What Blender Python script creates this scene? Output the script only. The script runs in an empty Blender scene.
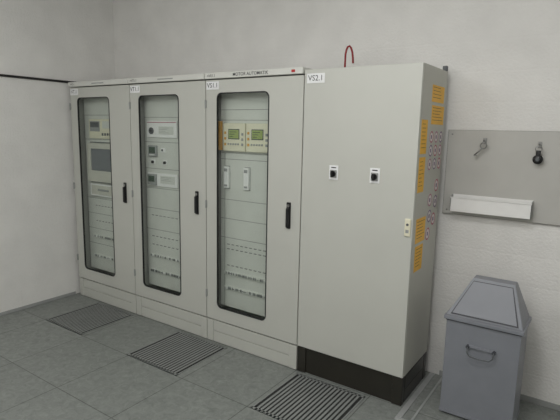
import bpy, bmesh, math, random
from mathutils import Vector, Matrix
random.seed(4)
scene=bpy.context.scene
col=scene.collection
scene.view_settings.view_transform='Standard'

# ------------------------------------------------------------------ materials
def lin(c): return tuple(((v/255)/12.92 if v/255<=.04045 else (((v/255)+.055)/1.055)**2.4) for v in c)+(1,)
def mat(name,rgb,rough=.5,metal=0,noise=0.04,scale=8,bump=0,bscale=200,spec=.5,emit=0,blocks=False):
    m=bpy.data.materials.new(name);m.use_nodes=True
    nt=m.node_tree;b=nt.nodes['Principled BSDF']
    b.inputs['Roughness'].default_value=rough;b.inputs['Metallic'].default_value=metal
    b.inputs['Specular IOR Level'].default_value=spec
    geo=nt.nodes.new('ShaderNodeNewGeometry')
    n=nt.nodes.new('ShaderNodeTexNoise');n.inputs['Scale'].default_value=scale;n.inputs['Detail'].default_value=5
    nt.links.new(geo.outputs['Position'],n.inputs['Vector'])
    r=nt.nodes.new('ShaderNodeValToRGB')
    c=lin(rgb);lo=tuple(v*(1-noise) for v in c[:3])+(1,);hi=tuple(min(1,v*(1+noise)) for v in c[:3])+(1,)
    r.color_ramp.elements[0].position=.3;r.color_ramp.elements[1].position=.7
    r.color_ramp.elements[0].color=lo;r.color_ramp.elements[1].color=hi
    nt.links.new(n.outputs['Fac'],r.inputs['Fac']);nt.links.new(r.outputs['Color'],b.inputs['Base Color'])
    if bump:
        n2=nt.nodes.new('ShaderNodeTexNoise');n2.inputs['Scale'].default_value=bscale;n2.inputs['Detail'].default_value=3
        nt.links.new(geo.outputs['Position'],n2.inputs['Vector'])
        bp=nt.nodes.new('ShaderNodeBump');bp.inputs['Strength'].default_value=bump;bp.inputs['Distance'].default_value=.01
        nt.links.new(n2.outputs['Fac'],bp.inputs['Height']);nt.links.new(bp.outputs['Normal'],b.inputs['Normal'])
        if blocks:
            sp=nt.nodes.new('ShaderNodeSeparateXYZ');ad=nt.nodes.new('ShaderNodeMath');cb=nt.nodes.new('ShaderNodeCombineXYZ')
            nt.links.new(geo.outputs['Position'],sp.inputs[0]);nt.links.new(sp.outputs[0],ad.inputs[0]);nt.links.new(sp.outputs[1],ad.inputs[1])
            nt.links.new(ad.outputs[0],cb.inputs[0]);nt.links.new(sp.outputs[2],cb.inputs[1])
            br=nt.nodes.new('ShaderNodeTexBrick');br.inputs['Scale'].default_value=1;br.inputs['Brick Width'].default_value=.4;br.inputs['Row Height'].default_value=.2
            br.inputs['Mortar Size'].default_value=.012;br.inputs['Mortar Smooth'].default_value=1
            br.inputs['Color1'].default_value=br.inputs['Color2'].default_value=(1,1,1,1);br.inputs['Mortar'].default_value=(0,0,0,1)
            nt.links.new(cb.outputs[0],br.inputs['Vector'])
            b2=nt.nodes.new('ShaderNodeBump');b2.inputs['Strength'].default_value=.14;b2.inputs['Distance'].default_value=.006
            nt.links.new(br.outputs['Color'],b2.inputs['Height']);nt.links.new(bp.outputs['Normal'],b2.inputs['Normal']);nt.links.new(b2.outputs['Normal'],b.inputs['Normal'])
    if emit:
        b.inputs['Emission Color'].default_value=c;b.inputs['Emission Strength'].default_value=emit
    return m
M={}
M['wall']=mat('painted_masonry',(230,229,226),.85,noise=.045,scale=3.5,bump=.42,bscale=60,spec=.2,blocks=True)
M['ceil']=mat('ceiling_paint',(230,230,228),.9)
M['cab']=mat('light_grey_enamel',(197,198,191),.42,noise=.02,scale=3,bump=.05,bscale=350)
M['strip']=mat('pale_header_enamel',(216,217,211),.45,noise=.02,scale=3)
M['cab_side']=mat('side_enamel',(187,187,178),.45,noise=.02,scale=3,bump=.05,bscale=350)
M['cabin']=mat('inner_enamel',(196,198,192),.5,noise=.03)
M['panel']=mat('mounting_plate',(216,218,211),.5,noise=.03)
M['gap']=mat('shadow_gap_rubber',(30,31,32),.8)
M['gasket']=mat('black_rubber',(24,26,29),.5)
M['black']=mat('black_plastic',(20,21,23),.4)
M['plinthblack']=mat('black_brown_plinth',(42,40,34),.35,noise=.12,scale=5)
M['white']=mat('white_plastic',(240,240,238),.45)
M['label']=mat('label_white',(238,239,240),.5)
M['ink']=mat('ink',(18,18,22),.6)
M['red']=mat('red_plastic',(175,30,32),.45)
M['redring']=mat('red_print',(176,92,108),.5)
M['pink']=mat('dull_pink_print',(170,116,136),.5)
M['blue']=mat('dull_violet_print',(124,104,132),.5)
M['fade']=mat('sticker_ground',(216,210,208),.5)
M['mutedink']=mat('faded_ink',(96,76,44),.6)
M['yellow']=mat('amber_sticker',(234,180,54),.5,noise=.06,scale=20)
M['ylab']=mat('yellow_plate',(214,160,62),.5)
M['cream']=mat('cream_device',(230,226,202),.5)
M['lcd']=mat('green_lcd',(150,166,96),.3,emit=.05)
M['dlcd']=mat('dark_lcd',(60,80,66),.3)
M['screen']=mat('grey_screen',(116,121,125),.2)
M['dgrey']=mat('dark_grey_plastic_and_shade',(88,92,94),.5)
M['mgrey']=mat('mid_grey_plastic',(155,158,156),.5)
M['bezel']=mat('beige_grey_bezel',(204,203,192),.5)
M['seam']=mat('panel_seam',(134,136,133),.6)
M['bin']=mat('grey_hammered_enamel',(131,134,141),.4,noise=.05,scale=6,bump=.12,bscale=260)
M['binline']=mat('bin_seam',(66,68,74),.5)
M['steel']=mat('brushed_steel',(150,150,148),.35,metal=.9,noise=.1,scale=30)
M['alu']=mat('aluminium_trim',(176,178,178),.45,metal=.3,noise=.08)
M['board']=mat('grey_laminate_board',(189,188,183),.55,noise=.03)
M['boardedge']=mat('board_edge',(120,118,112),.6)
M['cable']=mat('cable_black',(35,34,34),.6)
M['redcable']=mat('cable_red',(140,28,34),.5)
M['skirt']=mat('skirting_grey',(160,162,161),.6)
M['grille']=mat('grille_metal',(140,143,141),.45,metal=.1,noise=.06)
M['slot']=mat('grille_slot_dark',(38,39,39),.8)

def floor_mat():
    m=bpy.data.materials.new('vinyl_raised_floor_tiles');m.use_nodes=True
    nt=m.node_tree;b=nt.nodes['Principled BSDF'];L=nt.links.new;N=nt.nodes.new
    b.inputs['Roughness'].default_value=.38;b.inputs['Specular IOR Level'].default_value=.45
    geo=N('ShaderNodeNewGeometry')
    n=N('ShaderNodeTexNoise');n.inputs['Scale'].default_value=20;n.inputs['Detail'].default_value=9;n.inputs['Roughness'].default_value=.72;n.inputs['Distortion'].default_value=1
    L(geo.outputs['Position'],n.inputs['Vector'])
    r=N('ShaderNodeValToRGB');e=r.color_ramp.elements
    e[0].position=.3;e[0].color=lin((112,116,113));e[1].position=.72;e[1].color=lin((148,152,148))
    L(n.outputs['Fac'],r.inputs['Fac'])
    br=N('ShaderNodeTexBrick');br.offset=0;br.squash=1
    br.inputs['Scale'].default_value=1;br.inputs['Brick Width'].default_value=.6;br.inputs['Row Height'].default_value=.6
    br.inputs['Mortar Size'].default_value=.0035;br.inputs['Mortar Smooth'].default_value=.2
    br.inputs['Color1'].default_value=(1,1,1,1);br.inputs['Color2'].default_value=(.94,.94,.94,1);br.inputs['Mortar'].default_value=(.42,.42,.42,1)
    L(geo.outputs['Position'],br.inputs['Vector'])
    mx=N('ShaderNodeMix');mx.data_type='RGBA';mx.blend_type='MULTIPLY';mx.inputs[0].default_value=1
    L(r.outputs['Color'],mx.inputs[6]);L(br.outputs['Color'],mx.inputs[7]);L(mx.outputs[2],b.inputs['Base Color'])
    return m
M['floor']=floor_mat()
def glass_mat():
    m=bpy.data.materials.new('clear_door_glass');m.use_nodes=True
    nt=m.node_tree;nt.nodes.clear();N=nt.nodes.new;L=nt.links.new
    o=N('ShaderNodeOutputMaterial');t=N('ShaderNodeBsdfTransparent');g=N('ShaderNodeBsdfGlossy');mx=N('ShaderNodeMixShader')
    lw=N('ShaderNodeLayerWeight');lw.inputs['Blend'].default_value=.3
    pw=N('ShaderNodeMath');pw.operation='POWER';pw.inputs[1].default_value=3
    ma=N('ShaderNodeMath');ma.operation='MULTIPLY_ADD';ma.inputs[1].default_value=.25;ma.inputs[2].default_value=.03
    L(lw.outputs['Facing'],pw.inputs[0]);L(pw.outputs[0],ma.inputs[0])
    n=N('ShaderNodeTexNoise');n.inputs['Scale'].default_value=2
    r=N('ShaderNodeValToRGB');r.color_ramp.elements[0].color=(.93,.95,.945,1);r.color_ramp.elements[1].color=(.95,.96,.95,1)
    L(n.outputs['Fac'],r.inputs['Fac']);L(r.outputs['Color'],t.inputs['Color'])
    g.inputs['Roughness'].default_value=.03
    L(ma.outputs[0],mx.inputs[0]);L(t.outputs[0],mx.inputs[1]);L(g.outputs[0],mx.inputs[2]);L(mx.outputs[0],o.inputs[0])
    return m
M['glass']=glass_mat()

# ------------------------------------------------------------------ builder
def rrect(x0,x1,z0,z1,r,seg=6):
    pts=[]
    for cx,cz,a0 in ((x1-r,z1-r,0),(x0+r,z1-r,90),(x0+r,z0+r,180),(x1-r,z0+r,270)):
        for i in range(seg+1):
            a=math.radians(a0+90*i/seg);pts.append((cx+r*math.cos(a),cz+r*math.sin(a)))
    return pts
class B:
    def __init__(s): s.bm=bmesh.new();s.mats=[]
    def mi(s,m):
        if m not in s.mats: s.mats.append(m)
        return s.mats.index(m)
    def _add(s,t,m,smooth=False,M4=None):
        i=s.mi(m)
        if M4 is not None: bmesh.ops.transform(t,matrix=M4,verts=t.verts)
        for f in t.faces: f.material_index=i;f.smooth=smooth
        me=bpy.data.meshes.new('tmp');t.to_mesh(me);t.free();s.bm.from_mesh(me);bpy.data.meshes.remove(me)
    def box(s,x0,x1,y0,y1,z0,z1,m,bevel=0,seg=2,M4=None):
        t=bmesh.new();bmesh.ops.create_cube(t,size=1)
        for v in t.verts: v.co=Vector(((x0+x1)/2+v.co.x*(x1-x0),(y0+y1)/2+v.co.y*(y1-y0),(z0+z1)/2+v.co.z*(z1-z0)))
        if bevel: bmesh.ops.bevel(t,geom=t.edges[:],offset=bevel,segments=seg,affect='EDGES',profile=.5)
        s._add(t,m,M4=M4);return s
    def cyl(s,c,axis,r,h,m,seg=24,r2=None,bevel=0):
        t=bmesh.new();bmesh.ops.create_cone(t,cap_ends=True,segments=seg,radius1=r,radius2=r if r2 is None else r2,depth=h)
        q=Vector((0,0,1)).rotation_difference(Vector(axis)).to_matrix().to_4x4()
        if bevel: bmesh.ops.bevel(t,geom=[e for e in t.edges if len(e.link_faces)==2 and any(len(f.verts)>4 for f in e.link_faces)],offset=bevel,segments=2,affect='EDGES')
        s._add(t,m,M4=Matrix.Translation(c)@q);return s
    def ball(s,c,r,m,sc=(1,1,1)):
        t=bmesh.new();bmesh.ops.create_uvsphere(t,u_segments=20,v_segments=12,radius=r)
        s._add(t,m,True,Matrix.Translation(c)@Matrix.Diagonal((*sc,1)));return s
    def torus(s,c,axis,R,r,m,a0=0,a1=360,seg=28,rs=8):
        t=bmesh.new();full=(a1-a0)>=360;n=seg if full else seg+1;rings=[]
        for i in range(n):
            a=math.radians(a0+(a1-a0)*i/seg);ring=[]
            for j in range(rs):
                b=2*math.pi*j/rs;ring.append(t.verts.new(((R+r*math.cos(b))*math.cos(a),(R+r*math.cos(b))*math.sin(a),r*math.sin(b))))
            rings.append(ring)
        for i in range(seg):
            A=rings[i];Bq=rings[(i+1)%n]
            for j in range(rs): t.faces.new((A[j],Bq[j],Bq[(j+1)%rs],A[(j+1)%rs]))
        if not full:
            t.faces.new(list(reversed(rings[0])));t.faces.new(rings[-1])
        q=Vector((0,0,1)).rotation_difference(Vector(axis)).to_matrix().to_4x4()
        s._add(t,m,True,Matrix.Translation(c)@q);return s
    def flatring(s,c,r0,r1,th,m,seg=28):   # annulus facing +x
        t=bmesh.new();A=[];Q=[]
        for i in range(seg):
            a=2*math.pi*i/seg
            A.append(t.verts.new((c[0]+th,c[1]+r0*math.cos(a),c[2]+r0*math.sin(a))));Q.append(t.verts.new((c[0]+th,c[1]+r1*math.cos(a),c[2]+r1*math.sin(a))))
        for i in range(seg):
            j=(i+1)%seg;t.faces.new((A[i],Q[i],Q[j],A[j]))
        s._add(t,m);return s
    def tube(s,pts,r,m,rs=8):
        t=bmesh.new();rings=[];P=[Vector(p) for p in pts]
        up=Vector((.3,.9,.2))
        for i,p in enumerate(P):
            d=(P[min(i+1,len(P)-1)]-P[max(i-1,0)]).normalized();u=d.cross(up).normalized();w=d.cross(u)
            rings.append([t.verts.new(p+r*(math.cos(2*math.pi*j/rs)*u+math.sin(2*math.pi*j/rs)*w)) for j in range(rs)])
        for A,Q in zip(rings,rings[1:]):
            for j in range(rs): t.faces.new((A[j],A[(j+1)%rs],Q[(j+1)%rs],Q[j]))
        t.faces.new(rings[0]);t.faces.new(list(reversed(rings[-1])))
        bmesh.ops.recalc_face_normals(t,faces=t.faces);s._add(t,m,True);return s
    def poly(s,vs,fs,m,bevel=0):
        t=bmesh.new();v=[t.verts.new(p) for p in vs]
        for f in fs: t.faces.new([v[i] for i in f])
        bmesh.ops.recalc_face_normals(t,faces=t.faces)
        if bevel: bmesh.ops.bevel(t,geom=t.edges[:],offset=bevel,segments=2,affect='EDGES')
        s._add(t,m);return s
    def ring(s,o,i,y0,y1,m):   # plate with hole in XZ plane
        t=bmesh.new();n=len(o)
        L=[[t.verts.new((p[0],y,p[1])) for p in ps] for y in (y0,y1) for ps in (o,i)]
        of,inf,ob,ib=L
        for k in range(n):
            j=(k+1)%n
            for a,b in ((of,inf),(inf,ib),(ib,ob),(ob,of)): t.faces.new((a[k],a[j],b[j],b[k]))
        bmesh.ops.recalc_face_normals(t,faces=t.faces);s._add(t,m);return s
    def rplate(s,pts,y0,y1,m):
        t=bmesh.new();a=[t.verts.new((p[0],y0,p[1])) for p in pts];b=[t.verts.new((p[0],y1,p[1])) for p in pts];n=len(pts)
        t.faces.new(a);t.faces.new(b)
        for k in range(n): t.faces.new((a[k],a[(k+1)%n],b[(k+1)%n],b[k]))
        bmesh.ops.recalc_face_normals(t,faces=t.faces);s._add(t,m);return s
    def text(s,st,c,size,m,face='-y',align='CENTER',bold=0):
        cu=bpy.data.curves.new('t','FONT');cu.body=st;cu.size=size;cu.align_x=align;cu.align_y='CENTER';cu.resolution_u=3;cu.offset=bold
        o=bpy.data.objects.new('t',cu);col.objects.link(o);dg=bpy.context.evaluated_depsgraph_get();dg.update()
        me=bpy.data.meshes.new_from_object(o.evaluated_get(dg));t=bmesh.new();t.from_mesh(me)
        bpy.data.objects.remove(o);bpy.data.curves.remove(cu);bpy.data.meshes.remove(me)
        rot=Matrix.Rotation(math.pi/2,4,'X')
        if face=='+x': rot=Matrix.Rotation(math.pi/2,4,'Z')@rot
        s._add(t,m,M4=Matrix.Translation(c)@rot);return s
    def obj(s,name,parent=None,loc=(0,0,0),**kw):
        me=bpy.data.meshes.new(name);s.bm.to_mesh(me);s.bm.free()
        for m in s.mats: me.materials.append(M[m])
        o=bpy.data.objects.new(name,me);col.objects.link(o);o.location=loc
        if parent: o.parent=parent
        for k,v in kw.items(): o[k]=v
        return o
def empty(name,loc,label,cat,**kw):
    o=bpy.data.objects.new(name,None);o.empty_display_size=.1;col.objects.link(o);o.location=loc;o['label']=label;o['category']=cat
    for k,v in kw.items(): o[k]=v
    return o

# ------------------------------------------------------------------ room
XL,YW,XR,YF,HC=-2.82,.585,3.4,-4.6,3.2
S=dict(kind='structure')
B().box(XL-.1,XR+.1,YF-.1,YW+.1,-.1,0,'floor').obj('floor',**S)
B().box(XL-.1,XR+.1,YF-.1,YW+.1,HC,HC+.1,'ceil').obj('ceiling',**S)
B().box(XL-.1,XR+.1,YW,YW+.1,0,HC,'wall').obj('wall_back',**S)
B().box(XL-.1,XL,YF,YW,0,HC,'wall').obj('wall_left',**S)
B().box(XR,XR+.1,YF,YW,0,HC,'wall').obj('wall_right',**S)
B().box(XL-.1,XR+.1,YF-.1,YF,0,HC,'wall').obj('wall_front',**S)
B().box(XL,XL+.008,YF,-.02,0,.03,'skirt',.002).obj('baseboard_left',**S)
B().box(.9,XR,YW-.008,YW,0,.04,'skirt',.002).obj('baseboard_back',**S)
B().box(.835,.872,-.12,YW-.012,0,.006,'alu',.002).box(.925,.94,-.12,YW-.012,0,.005,'alu',.002).obj('trim_1',**S)
B().box(.835,1.9,-.16,-.125,0,.006,'alu',.002).obj('trim_2',**S)

# ------------------------------------------------------------------ glazed cabinets
D=.505
def cabinet(x,w,code,header,title,label,last=False):
    root=empty('control_cabinet',(x,0,0),label,'cabinet',group='glass-door control cabinets')
    g=.004
    b=B()  # shell
    b.box(g,g+.02,.022,D,.2,2.165,'cab',.002).box(w-g-.02,w-g,.022,D,.2,2.165,'cab',.002)
    b.box(g+.02,w-g-.02,D-.01,D,.2,2.165,'cabin').box(g,w-g,.022,D,2.15,2.165,'cab').box(g+.02,w-g-.02,.022,D-.01,.2,.225,'cabin')
    b.box(g+.02,g+.05,.03,.06,.225,2.15,'dgrey').box(w-g-.05,w-g-.02,.03,.06,.225,2.15,'cabin')  # left post coloured dark to paint the shade in the side gap
    b.obj('body',root)
    p=B().box(.005,w-.005,.03,D-.02,.0,.196,'gap').box(g,.07,.0,.06,.002,.19,'cab',.004).box(w-.07,w-g,.0,.06,.002,.19,'cab',.004)
    p.box(.072,w-.072,.004,.03,.002,.095,'cab',.003).box(.072,w-.072,.004,.03,.099,.19,'cab',.003)
    p.obj('plinth',root)
    h=B().box(g,w-g,-.02,D,2.172,2.216,'strip',.003)
    if title: h.text(title,(w*.5,-.0208,2.193),.034,'ink',bold=.0003)
    else: h.box(w*.42,w*.62,-.021,-.0195,2.188,2.197,'mgrey')
    h.text(header,(.075,-.0208,2.193),.03,'ink')
    if last: h.box(w-.095,w-.065,-.021,-.0195,2.184,2.202,'red')
    h.obj('header_panel',root)
    # door
    wx0,wx1,wz0,wz1=.118,.622,.315,2.065
    d=B().ring(rrect(g,w-g,.203,2.163,.004,6),rrect(wx0,wx1,wz0,wz1,.045,6),-.002,.018,'cab')
    door=d.obj('door',root)
    B().ring(rrect(wx0-.001,wx1+.001,wz0-.001,wz1+.001,.046,6),rrect(wx0+.007,wx1-.007,wz0+.007,wz1-.007,.038,6),-.005,.01,'gasket').obj('window_gasket',door)
    B().rplate(rrect(wx0+.004,wx1-.004,wz0+.004,wz1-.004,.040,6),.003,.007,'glass').obj('glass_pane',door)
    B().box(w-.118,w-.082,-.012,-.002,1.08,1.275,'black',.005).box(w-.113,w-.087,-.03,-.012,1.09,1.235,'black',.007).cyl((w-.1,-.014,1.25),(0,-1,0),.011,.006,'steel',16).obj('handle',door)
    for z in (.42,1.18,1.98):
        B().box(.0,.012,-.012,-.002,z-.03,z+.03,'mgrey',.003).cyl((.005,-.011,z),(0,0,1),.006,.066,'mgrey',12).obj('hinge',door)
    B().box(.010,.140,-.005,-.002,2.09,2.152,'label',.001).text(code,(.075,-.0056,2.121),.05,'ink').obj('name_plate',door)
    return root,door
X1,X2,X3=-2.765,-1.842,-.915
r1,_=cabinet(X1,.923,'VT.1','=V3.1','','light grey metal cabinet with glass door over a monitor unit')
r2,_=cabinet(X2,.927,'VT1.1','=VT1.1','','light grey metal cabinet with glass door over small relay modules')
r3,_=cabinet(X3,.915,'VS1.1','=VS1.1','MOTOR AUTOMATIK','light grey metal cabinet with glass door over two green-display units',True)
yp=.10
def plate(root,x0,x1,z0,z1,seams,m='panel'):
    b=B().box(x0,x1,yp,yp+.012,z0,z1,m,.002)
    for z in seams: b.box(x0,x1,yp-.001,yp+.001,z-.002,z+.002,'seam')
    return b
def terminals(root,x0,x1,z,h=.018,p=.35):
    b=B().box(x0,x1,yp-.012,yp,z-h/2-.004,z+h/2+.004,'panel',.001);n=int((x1-x0)/.012)
    for i in range(n):
        xx=x0+.004+i*.012
        b.box(xx,xx+.0085,yp-.016,yp-.01,z-h/2,z+h/2,random.choice(['white','panel','mgrey','seam']),.001)
        if random.random()<p: b.box(xx+.002,xx+.007,yp-.0175,yp-.015,z-.004,z+.004,'dgrey')
    b.obj('terminal_strip',root)
def slots(b,x0,x1,z,n):
    w=(x1-x0)/n
    for i in range(n): b.box(x0+i*w,x0+i*w+w*.6,yp-.001,yp+.001,z,z+.008,'seam')
def rotary(b,x,z,y=yp,r=.016):
    b.cyl((x,y-.004,z),(0,-1,0),r,.01,'black',20).box(x-.004,x+.004,y-.022,y-.006,z-r*.9,z+r*.9,'black',.002)

# cabinet 3: two relays
pl=plate(r3,.07,.62,.3,2.08,(1.94,1.86,1.6,1.55,1.22,1.06,.9)).box(.62,.85,yp+.01,yp+.02,.3,2.08,'cabin')
for z in (.84,.8,.66): slots(pl,.14,.56,z,9)
pl.box(.112,.116,yp-.001,yp+.001,.3,1.6,'seam').obj('mounting_plate',r3)
for x0 in (.118,.352):
    b=B().box(x0,x0+.222,yp-.03,yp,1.615,1.835,'cream',.006).box(x0+.055,x0+.17,yp-.033,yp-.028,1.71,1.79,'dgrey',.003)
    for i in range(3): b.box(x0+.015,x0+.035,yp-.033,yp-.03,1.66+i*.045,1.68+i*.045,'ylab',.002)
    for i in range(5): b.box(x0+.05+i*.025,x0+.066+i*.025,yp-.034,yp-.03,1.665,1.68,'mgrey',.002)
    for i in range(3): b.box(x0+.19,x0+.21,yp-.034,yp-.03,1.66+i*.04,1.68+i*.04,'mgrey',.002)
    o=b.obj('protection_relay',r3)
    d=B().box(x0+.062,x0+.163,yp-.035,yp-.032,1.717,1.783,'lcd',.002)
    for k in range(3): d.box(x0+.072,x0+.14-.015*k,yp-.0358,yp-.035,1.765-k*.018,1.77-k*.018,'dlcd')
    d.obj('display',o)
B().box(.066,.114,yp-.034,yp-.03,1.62,1.85,'ylab',.001).box(.07,.11,yp-.03,yp,1.63,1.84,'cabin').obj('yellow_label',r3)
for x0,ww in ((.118,.05),(.325,.05)):
    B().box(x0,x0+ww,yp-.025,yp,1.315,1.49,'white',.004).box(x0-.003,x0+ww+.003,yp-.004,yp,1.31,1.495,'seam',.001).box(x0+.008,x0+ww-.008,yp-.027,yp-.025,1.45,1.475,'mgrey',.001).box(x0+.008,x0+ww-.008,yp-.027,yp-.025,1.33,1.345,'mgrey',.001).obj('circuit_breaker',r3)
terminals(r3,.12,.58,.60,.02,.3);terminals(r3,.12,.58,.47,.022,.5)
# cabinet 2
pl=plate(r2,.07,.62,.3,2.08,(1.88,1.66,1.42,1.24,1.05,.85));pl.box(.62,.85,yp+.01,yp+.02,.3,2.08,'cabin')
for z in (.98,.78,.7): slots(pl,.14,.56,z,8)
pl.obj('mounting_plate',r2)
b=B().box(.11,.5,yp-.012,yp,1.70,1.85,'white',.004).box(.12,.49,yp-.014,yp-.011,1.832,1.838,'redring')
b.cyl((.175,yp-.015,1.76),(0,-1,0),.03,.01,'dgrey',24).cyl((.175,yp-.021,1.76),(0,-1,0),.012,.008,'black',16).box(.27,.46,yp-.014,yp-.012,1.73,1.80,'panel',.002)
for k in range(4): b.box(.28,.40-.02*(k%3),yp-.0148,yp-.014,1.785-k*.014,1.788-k*.014,'mgrey')
b.obj('control_module',r2)
b=B().box(.13,.24,yp-.02,yp,1.53,1.63,'mgrey',.003).box(.145,.225,yp-.022,yp-.02,1.56,1.615,'dlcd',.002).box(.15,.22,yp-.023,yp-.02,1.54,1.548,'white');b.obj('panel_meter',r2)
b=B().box(.29,.35,yp-.01,yp,1.57,1.61,'white',.002).box(.3,.32,yp-.014,yp-.01,1.58,1.6,'dgrey',.002);b.obj('indicator_unit',r2)
for x0 in (.16,.32):
    b=B().box(x0,x0+.045,yp-.008,yp,1.46,1.5,'white',.002);rotary(b,x0+.022,1.48,yp-.008,.013);b.obj('selector_switch',r2)
b=B().box(.11,.5,yp-.012,yp,1.26,1.38,'white',.004).box(.28,.47,yp-.014,yp-.012,1.29,1.36,'panel',.002)
for k in range(3): b.box(.29,.42-.03*(k%2),yp-.0148,yp-.014,1.345-k*.014,1.348-k*.014,'mgrey')
b.obj('control_module',r2)
B().box(.125,.235,yp-.03,yp-.012,1.27,1.37,'mgrey',.003).box(.14,.22,yp-.032,yp-.03,1.3,1.355,'dlcd',.002).obj('panel_meter',r2)
terminals(r2,.12,.56,.6,.02,.3);terminals(r2,.12,.56,.45,.022,.5)
# cabinet 1
pl=plate(r1,.07,.64,.3,2.08,(1.9,1.66,1.06,.9,.74,.58));pl.box(.64,.85,yp+.01,yp+.02,.3,2.08,'cabin')
for z in (.98,.82): slots(pl,.2,.6,z,8)
pl.obj('mounting_plate',r1)
b=B().box(.17,.56,yp-.02,yp,1.67,1.86,'cream',.004)
b.box(.19,.35,yp-.024,yp-.02,1.74,1.84,'mgrey',.002).box(.2,.34,yp-.025,yp-.023,1.78,1.83,'dgrey').box(.39,.53,yp-.023,yp-.02,1.77,1.84,'panel',.002)
for i in range(4): b.box(.38+i*.04,.405+i*.04,yp-.025,yp-.02,1.70,1.725,'dgrey',.002)
b.obj('control_module',r1)
mo=B().box(.16,.6,yp-.035,yp,1.235,1.625,'bezel',.006).ring(rrect(.162,.598,1.24,1.62,.01,4),rrect(.215,.545,1.35,1.57,.01,4),yp-.047,yp-.034,'bezel').box(.15,.61,yp-.004,yp,1.225,1.635,'dgrey').obj('monitor',r1)
B().rplate(rrect(.21,.55,1.345,1.575,.008,4),yp-.038,yp-.034,'screen').obj('screen',mo)
b=B().box(.17,.6,yp-.03,yp,1.09,1.215,'white',.004).box(.19,.58,yp-.032,yp-.03,1.105,1.2,'bezel',.002).box(.30,.47,yp-.04,yp-.03,1.145,1.165,'mgrey',.003)
b.obj('keyboard_drawer',r1)
terminals(r1,.16,.6,.66,.02,.3);terminals(r1,.16,.6,.45,.022,.4)

# ------------------------------------------------------------------ cabinet 4
W4=.82
r4=empty('switch_cabinet',(.004,0,0),'tall closed grey metal cabinet with two rotary switches and black plinth','cabinet')
w=W4-.004
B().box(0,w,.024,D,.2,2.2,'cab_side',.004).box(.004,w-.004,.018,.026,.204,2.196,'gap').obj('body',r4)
d4=B().box(0,w,-.004,.019,.202,2.198,'cab',.004,3).obj('door',r4)
pb=B().box(.004,w-.004,.012,D-.02,0,.195,'plinthblack',.003).box(0,.07,.002,.05,0,.197,'plinthblack',.004).box(w-.07,w,.002,.05,0,.197,'plinthblack',.004)
pb.box(w-.05,w,.44,D-.01,0,.197,'plinthblack',.004).box(w-.004,w-.001,.055,.435,.005,.095,'plinthblack',.001).box(w-.004,w-.001,.055,.435,.1,.19,'plinthblack',.001).obj('plinth',r4)
for x in (.252,.549):
    b=B().box(x-.034,x+.034,-.008,-.004,1.465,1.562,'label',.002).box(x-.025,x+.025,-.014,-.008,1.48,1.532,'mgrey',.003)
    b.cyl((x,-.018,1.506),(0,-1,0),.020,.01,'black',24,bevel=.002).box(x-.006,x+.006,-.042,-.02,1.484,1.528,'black',.003)
    b.box(x-.018,x+.018,-.0088,-.008,1.544,1.551,'ink');b.obj('rotary_switch',d4)
B().box(.020,.158,-.007,-.004,2.106,2.17,'label',.001).text('VS2.1',(.089,-.0076,2.138),.052,'ink').obj('name_plate',d4)
B().box(.767,.806,-.014,-.004,1.15,1.262,'cream',.004).cyl((.786,-.015,1.225),(0,-1,0),.008,.006,'dgrey',16).box(.776,.796,-.0155,-.014,1.172,1.192,'mgrey').obj('door_lock',d4)
xs=w
def sticker(y0,y1,z0,z1,n,tri=False):
    b=B().box(xs,xs+.0015,y0,y1,z0,z1,'yellow')
    H=(z1-z0)
    for k in range(n):
        z=z1-H*(.12+.8*k/n)
        b.box(xs+.0015,xs+.002,y0+.015,y1-.015-random.random()*.3*(y1-y0),z-.003,z,'mutedink')
    b.obj('warning_sticker',r4,label='amber warning sticker with lines of dark text')
sticker(.20,.45,1.985,2.09,4);sticker(.215,.47,1.845,1.965,5)
sticker(.035,.15,1.66,1.87,7);sticker(.035,.15,1.42,1.64,7)
sticker(.06,.24,1.09,1.25,6);sticker(.07,.22,.9,1.07,6)
def pict(y,z,r=.03,m='redring'):
    b=B().cyl((xs+.0006,y,z),(1,0,0),r,.0012,'fade',28).flatring((xs,y,z),r*.76,r,.0018,m)
    b.box(xs+.0012,xs+.0016,y-r*.28,y+r*.28,z-r*.3,z+r*.3,'blue').obj('prohibition_sticker',r4)
for i in range(3):
    for j in range(3): pict(.24+j*.1,1.765-i*.088,.038,('redring','blue','pink')[(i+2*j)%3])
for y,z,c in ((.42,1.44,'redring'),(.42,1.33,'blue'),(.30,1.35,'pink'),(.40,1.21,'redring'),(.31,1.24,'blue'),(.30,1.12,'redring')): pict(y,z,.043,c)
pts=[(.150,.30,2.2),(.150,.30,2.27),(.151,.30,2.33),(.157,.30,2.36),(.168,.30,2.38),(.18,.30,2.384),(.193,.30,2.37),(.204,.30,2.34),(.21,.30,2.30),(.213,.30,2.265)]
cc=B().tube(pts,.007,'redcable').obj('cable_loop',None,label='dark red cable hook standing on the closed grey cabinet',category='cable')
B().box(w-.03,w,D-.03,D,2.2,2.235,'dgrey',.004).obj('lifting_lug',r4)

# ------------------------------------------------------------------ wall conduit
B().tube([(XL+.012,-4.4,2.225),(XL+.012,-1.2,2.225),(XL+.012,.57,2.225)],.011,'cable').obj('wall_cable',None,label='thin black cable running along the white wall',category='cable')

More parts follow.
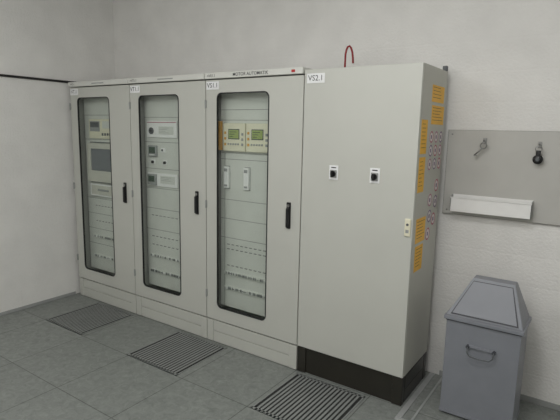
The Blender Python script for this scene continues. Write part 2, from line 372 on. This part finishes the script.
# ------------------------------------------------------------------ key board
kb=empty('key_board',(.836,YW-.003,1.23),'light grey wall board with hooks and a document tray','board')
b=B().box(0,1.05,-.016,0,0,.585,'boardedge').box(.002,1.048,-.019,-.014,.002,.583,'board',.002)
for x in (.03,1.02):
    for z in (.03,.555): b.cyl((x,-.021,z),(0,-1,0),.006,.005,'steel',12)
b.obj('board_panel',kb)
t=B().box(.065,.57,-.024,-.019,.03,.145,'white',.001).box(.065,.57,-.075,-.02,.03,.034,'white',.001).box(.065,.57,-.078,-.074,.03,.128,'white',.001).box(.065,.57,-.084,-.074,.124,.13,'white',.001)
for x in (.065,.566): t.poly([(x,-.02,.03),(x,-.078,.03),(x,-.078,.128),(x,-.02,.145),(x+.004,-.02,.03),(x+.004,-.078,.03),(x+.004,-.078,.128),(x+.004,-.02,.145)],[(0,1,2,3),(4,5,6,7),(0,1,5,4),(1,2,6,5),(2,3,7,6),(3,0,4,7)],'mgrey')
t.obj('document_tray',kb)
for x,z in ((.245,.515),(.572,.50)):
    B().box(x-.012,x+.012,-.022,-.019,z-.02,z+.02,'steel',.002).tube([(x,-.022,z),(x,-.05,z-.004),(x,-.056,z+.004),(x,-.056,z+.014)],.0035,'steel').obj('hook',kb)
kx,kz=.836+.245,1.23+.50
kk=empty('crank_key',(kx,YW-.06,kz-.05),'thin silver key with round bow hanging from a hook','key')
B().torus((0,0,.034),(0,1,0),.019,.0045,'steel').obj('key_bow',kk)
B().tube([(-.008,-.002,.016),(-.025,-.002,-.004),(-.052,-.002,-.03)],.005,'steel').box(-.056,-.034,-.005,.001,-.036,-.027,'steel',.001).obj('key_shaft',kk)
kx,kz=.836+.572,1.23+.49
kk=empty('key_bunch',(kx,YW-.06,kz-.05),'dark round key fob hanging from a hook','key')
B().torus((0,0,.035),(0,1,0),.018,.003,'steel').obj('key_ring',kk)
B().ball((0,0,-.03),.03,'black',(1,.5,1)).box(-.014,.014,-.008,.008,-.02,.026,'black',.005).cyl((0,-.015,-.03),(0,-1,0),.012,.004,'dgrey',20).obj('key_fob',kk)

# ------------------------------------------------------------------ waste bin
bx0,bx1,by0,by1=1.035,1.48,.09,.38
bw,bd=bx1-bx0,by1-by0
wb=empty('waste_bin',(bx0,by0,0),'grey metal waste bin with sloped flap lid','bin')
B().box(0.008,bw-.008,.008,bd-.008,.012,.635,'bin',.004).box(.02,bw-.02,.02,bd-.02,0,.014,'black').box(.004,bw-.004,.004,bd-.004,.012,.035,'bin',.002).obj('bin_body',wb)
z0,z1,z2=.642,.668,.900
rx0,rx1,ry0,ry1=.122,.362,bd/2-.025,bd/2+.06
lid=B().box(-.006,bw+.006,-.008,bd+.006,z0,z1,'bin',.004).box(.004,bw-.004,.004,bd-.004,.634,.644,'binline')
lid.poly([(0.004,0.004,z1),(bw-.004,.004,z1),(bw-.004,bd-.004,z1),(.004,bd-.004,z1),(rx0,ry0,z2),(rx1,ry0,z2),(rx1,ry1,z2),(rx0,ry1,z2)],[(0,1,5,4),(1,2,6,5),(2,3,7,6),(3,0,4,7),(4,5,6,7),(3,2,1,0)],'bin',.003)
lid=lid.obj('bin_lid',wb)
def slope(u,v,off):
    xa=rx0*v;xb=bw+(rx1-bw)*v
    n=Vector((0,-(z2-z1),ry0)).normalized()
    return Vector((xa+(xb-xa)*u,ry0*v,z1+(z2-z1)*v))+n*off
def quadplate(u0,u1,v0,v1,t,m):
    b=B();c=[(u0,v0),(u1,v0),(u1,v1),(u0,v1)]
    vs=[tuple(slope(u,v,-.002)) for u,v in c]+[tuple(slope(u,v,t)) for u,v in c]
    return b.poly(vs,[(0,1,2,3),(4,5,6,7),(0,1,5,4),(1,2,6,5),(2,3,7,6),(3,0,4,7)],m)
quadplate(.055,.945,.05,.93,.0015,'binline').obj('flap_gap',lid)
quadplate(.072,.928,.08,.91,.006,'bin').obj('lid_flap',lid)
hz=.485
h=B().cyl((.15,-.004,hz+.01),(0,-1,0),.011,.02,'binline',16).cyl((.30,-.004,hz+.01),(0,-1,0),.011,.02,'binline',16)
h.tube([(.15,-.014,hz+.01),(.152,-.02,hz-.025),(.17,-.024,hz-.042),(.225,-.026,hz-.047),(.28,-.024,hz-.042),(.298,-.02,hz-.025),(.30,-.014,hz+.01)],.004,'dgrey').box(.145,.305,-.004,.009,hz+.004,hz+.02,'bin',.002)
h.obj('handle',wb)

# ------------------------------------------------------------------ floor grilles
def grille(x0,x1,y0,y1):
    b=B().box(x0,x1,y0,y1,.0005,.0015,'slot')
    fr=.010
    n=18;p=(x1-x0-2*fr)/n
    b.box(x0,x0+fr,y0,y1,.0005,.0035,'grille').box(x1-fr,x1,y0,y1,.0005,.0035,'grille').box(x0,x1,y0,y0+.02,.0005,.0035,'grille').box(x0,x1,y1-.02,y1,.0005,.0035,'grille')
    for i in range(n-1):
        xx=x0+fr+(i+1)*p;b.box(xx-p*.27,xx+p*.27,y0,y1,.0005,.0035,'grille')
    b.obj('floor_grille',None,label='metal ventilation grille set into the raised floor before cabinets',category='grille',group='floor ventilation grilles')
grille(-2.39,-1.84,-.6,-.03);grille(-1.22,-.66,-.6,-.03);grille(.03,.58,-.6,-.03)

# ------------------------------------------------------------------ lights
def area(loc,sx,sy,e,rot=(0,0,0),c=(1,.992,.975)):
    l=bpy.data.lights.new('lamp_or_fill','AREA');l.shape='RECTANGLE';l.size=sx;l.size_y=sy;l.energy=e;l.color=c
    o=bpy.data.objects.new('ceiling_or_fill_light',l);col.objects.link(o);o.location=loc;o.rotation_euler=rot
    return o
def fill_point(loc,e):  # unseen point fill lights, added to brighten the upper walls
    l=bpy.data.lights.new('lamp_or_fill','POINT');l.energy=e;l.shadow_soft_size=.22;l.color=(1,.992,.975)
    o=bpy.data.objects.new('ceiling_or_fill_light',l);col.objects.link(o);o.location=loc
area((1.1,-1.5,3.15),1.5,.25,20);area((-1.0,-2.4,3.15),1.5,.25,14)  # the left one is an added fill that brightens the left side
fill_point((1.0,-2.4,2.8),32);fill_point((-.7,-2.8,2.8),24);fill_point((.6,-4.0,2.8),15)
wd=bpy.data.worlds.new('w');scene.world=wd;wd.use_nodes=True;wd.node_tree.nodes['Background'].inputs[0].default_value=(.5,.5,.5,1);wd.node_tree.nodes['Background'].inputs[1].default_value=.3

# ------------------------------------------------------------------ camera
cd=bpy.data.cameras.new('camera');cd.sensor_width=36;cd.lens=36*480.5/560;cd.clip_start=.05
cam=bpy.data.objects.new('camera',cd);col.objects.link(cam)
r=Vector((0.82322,0.56736,0.02037));dn=Vector((0.10930,-0.12319,-0.98635));fw=Vector((-0.55711,0.81420,-0.16343))
m=Matrix.Identity(4)
for i in range(3): m[i][0]=r[i];m[i][1]=-dn[i];m[i][2]=-fw[i]
m[0][3],m[1][3],m[2][3]=1.7907,-2.8805,1.7869
cam.matrix_world=m
scene.camera=cam
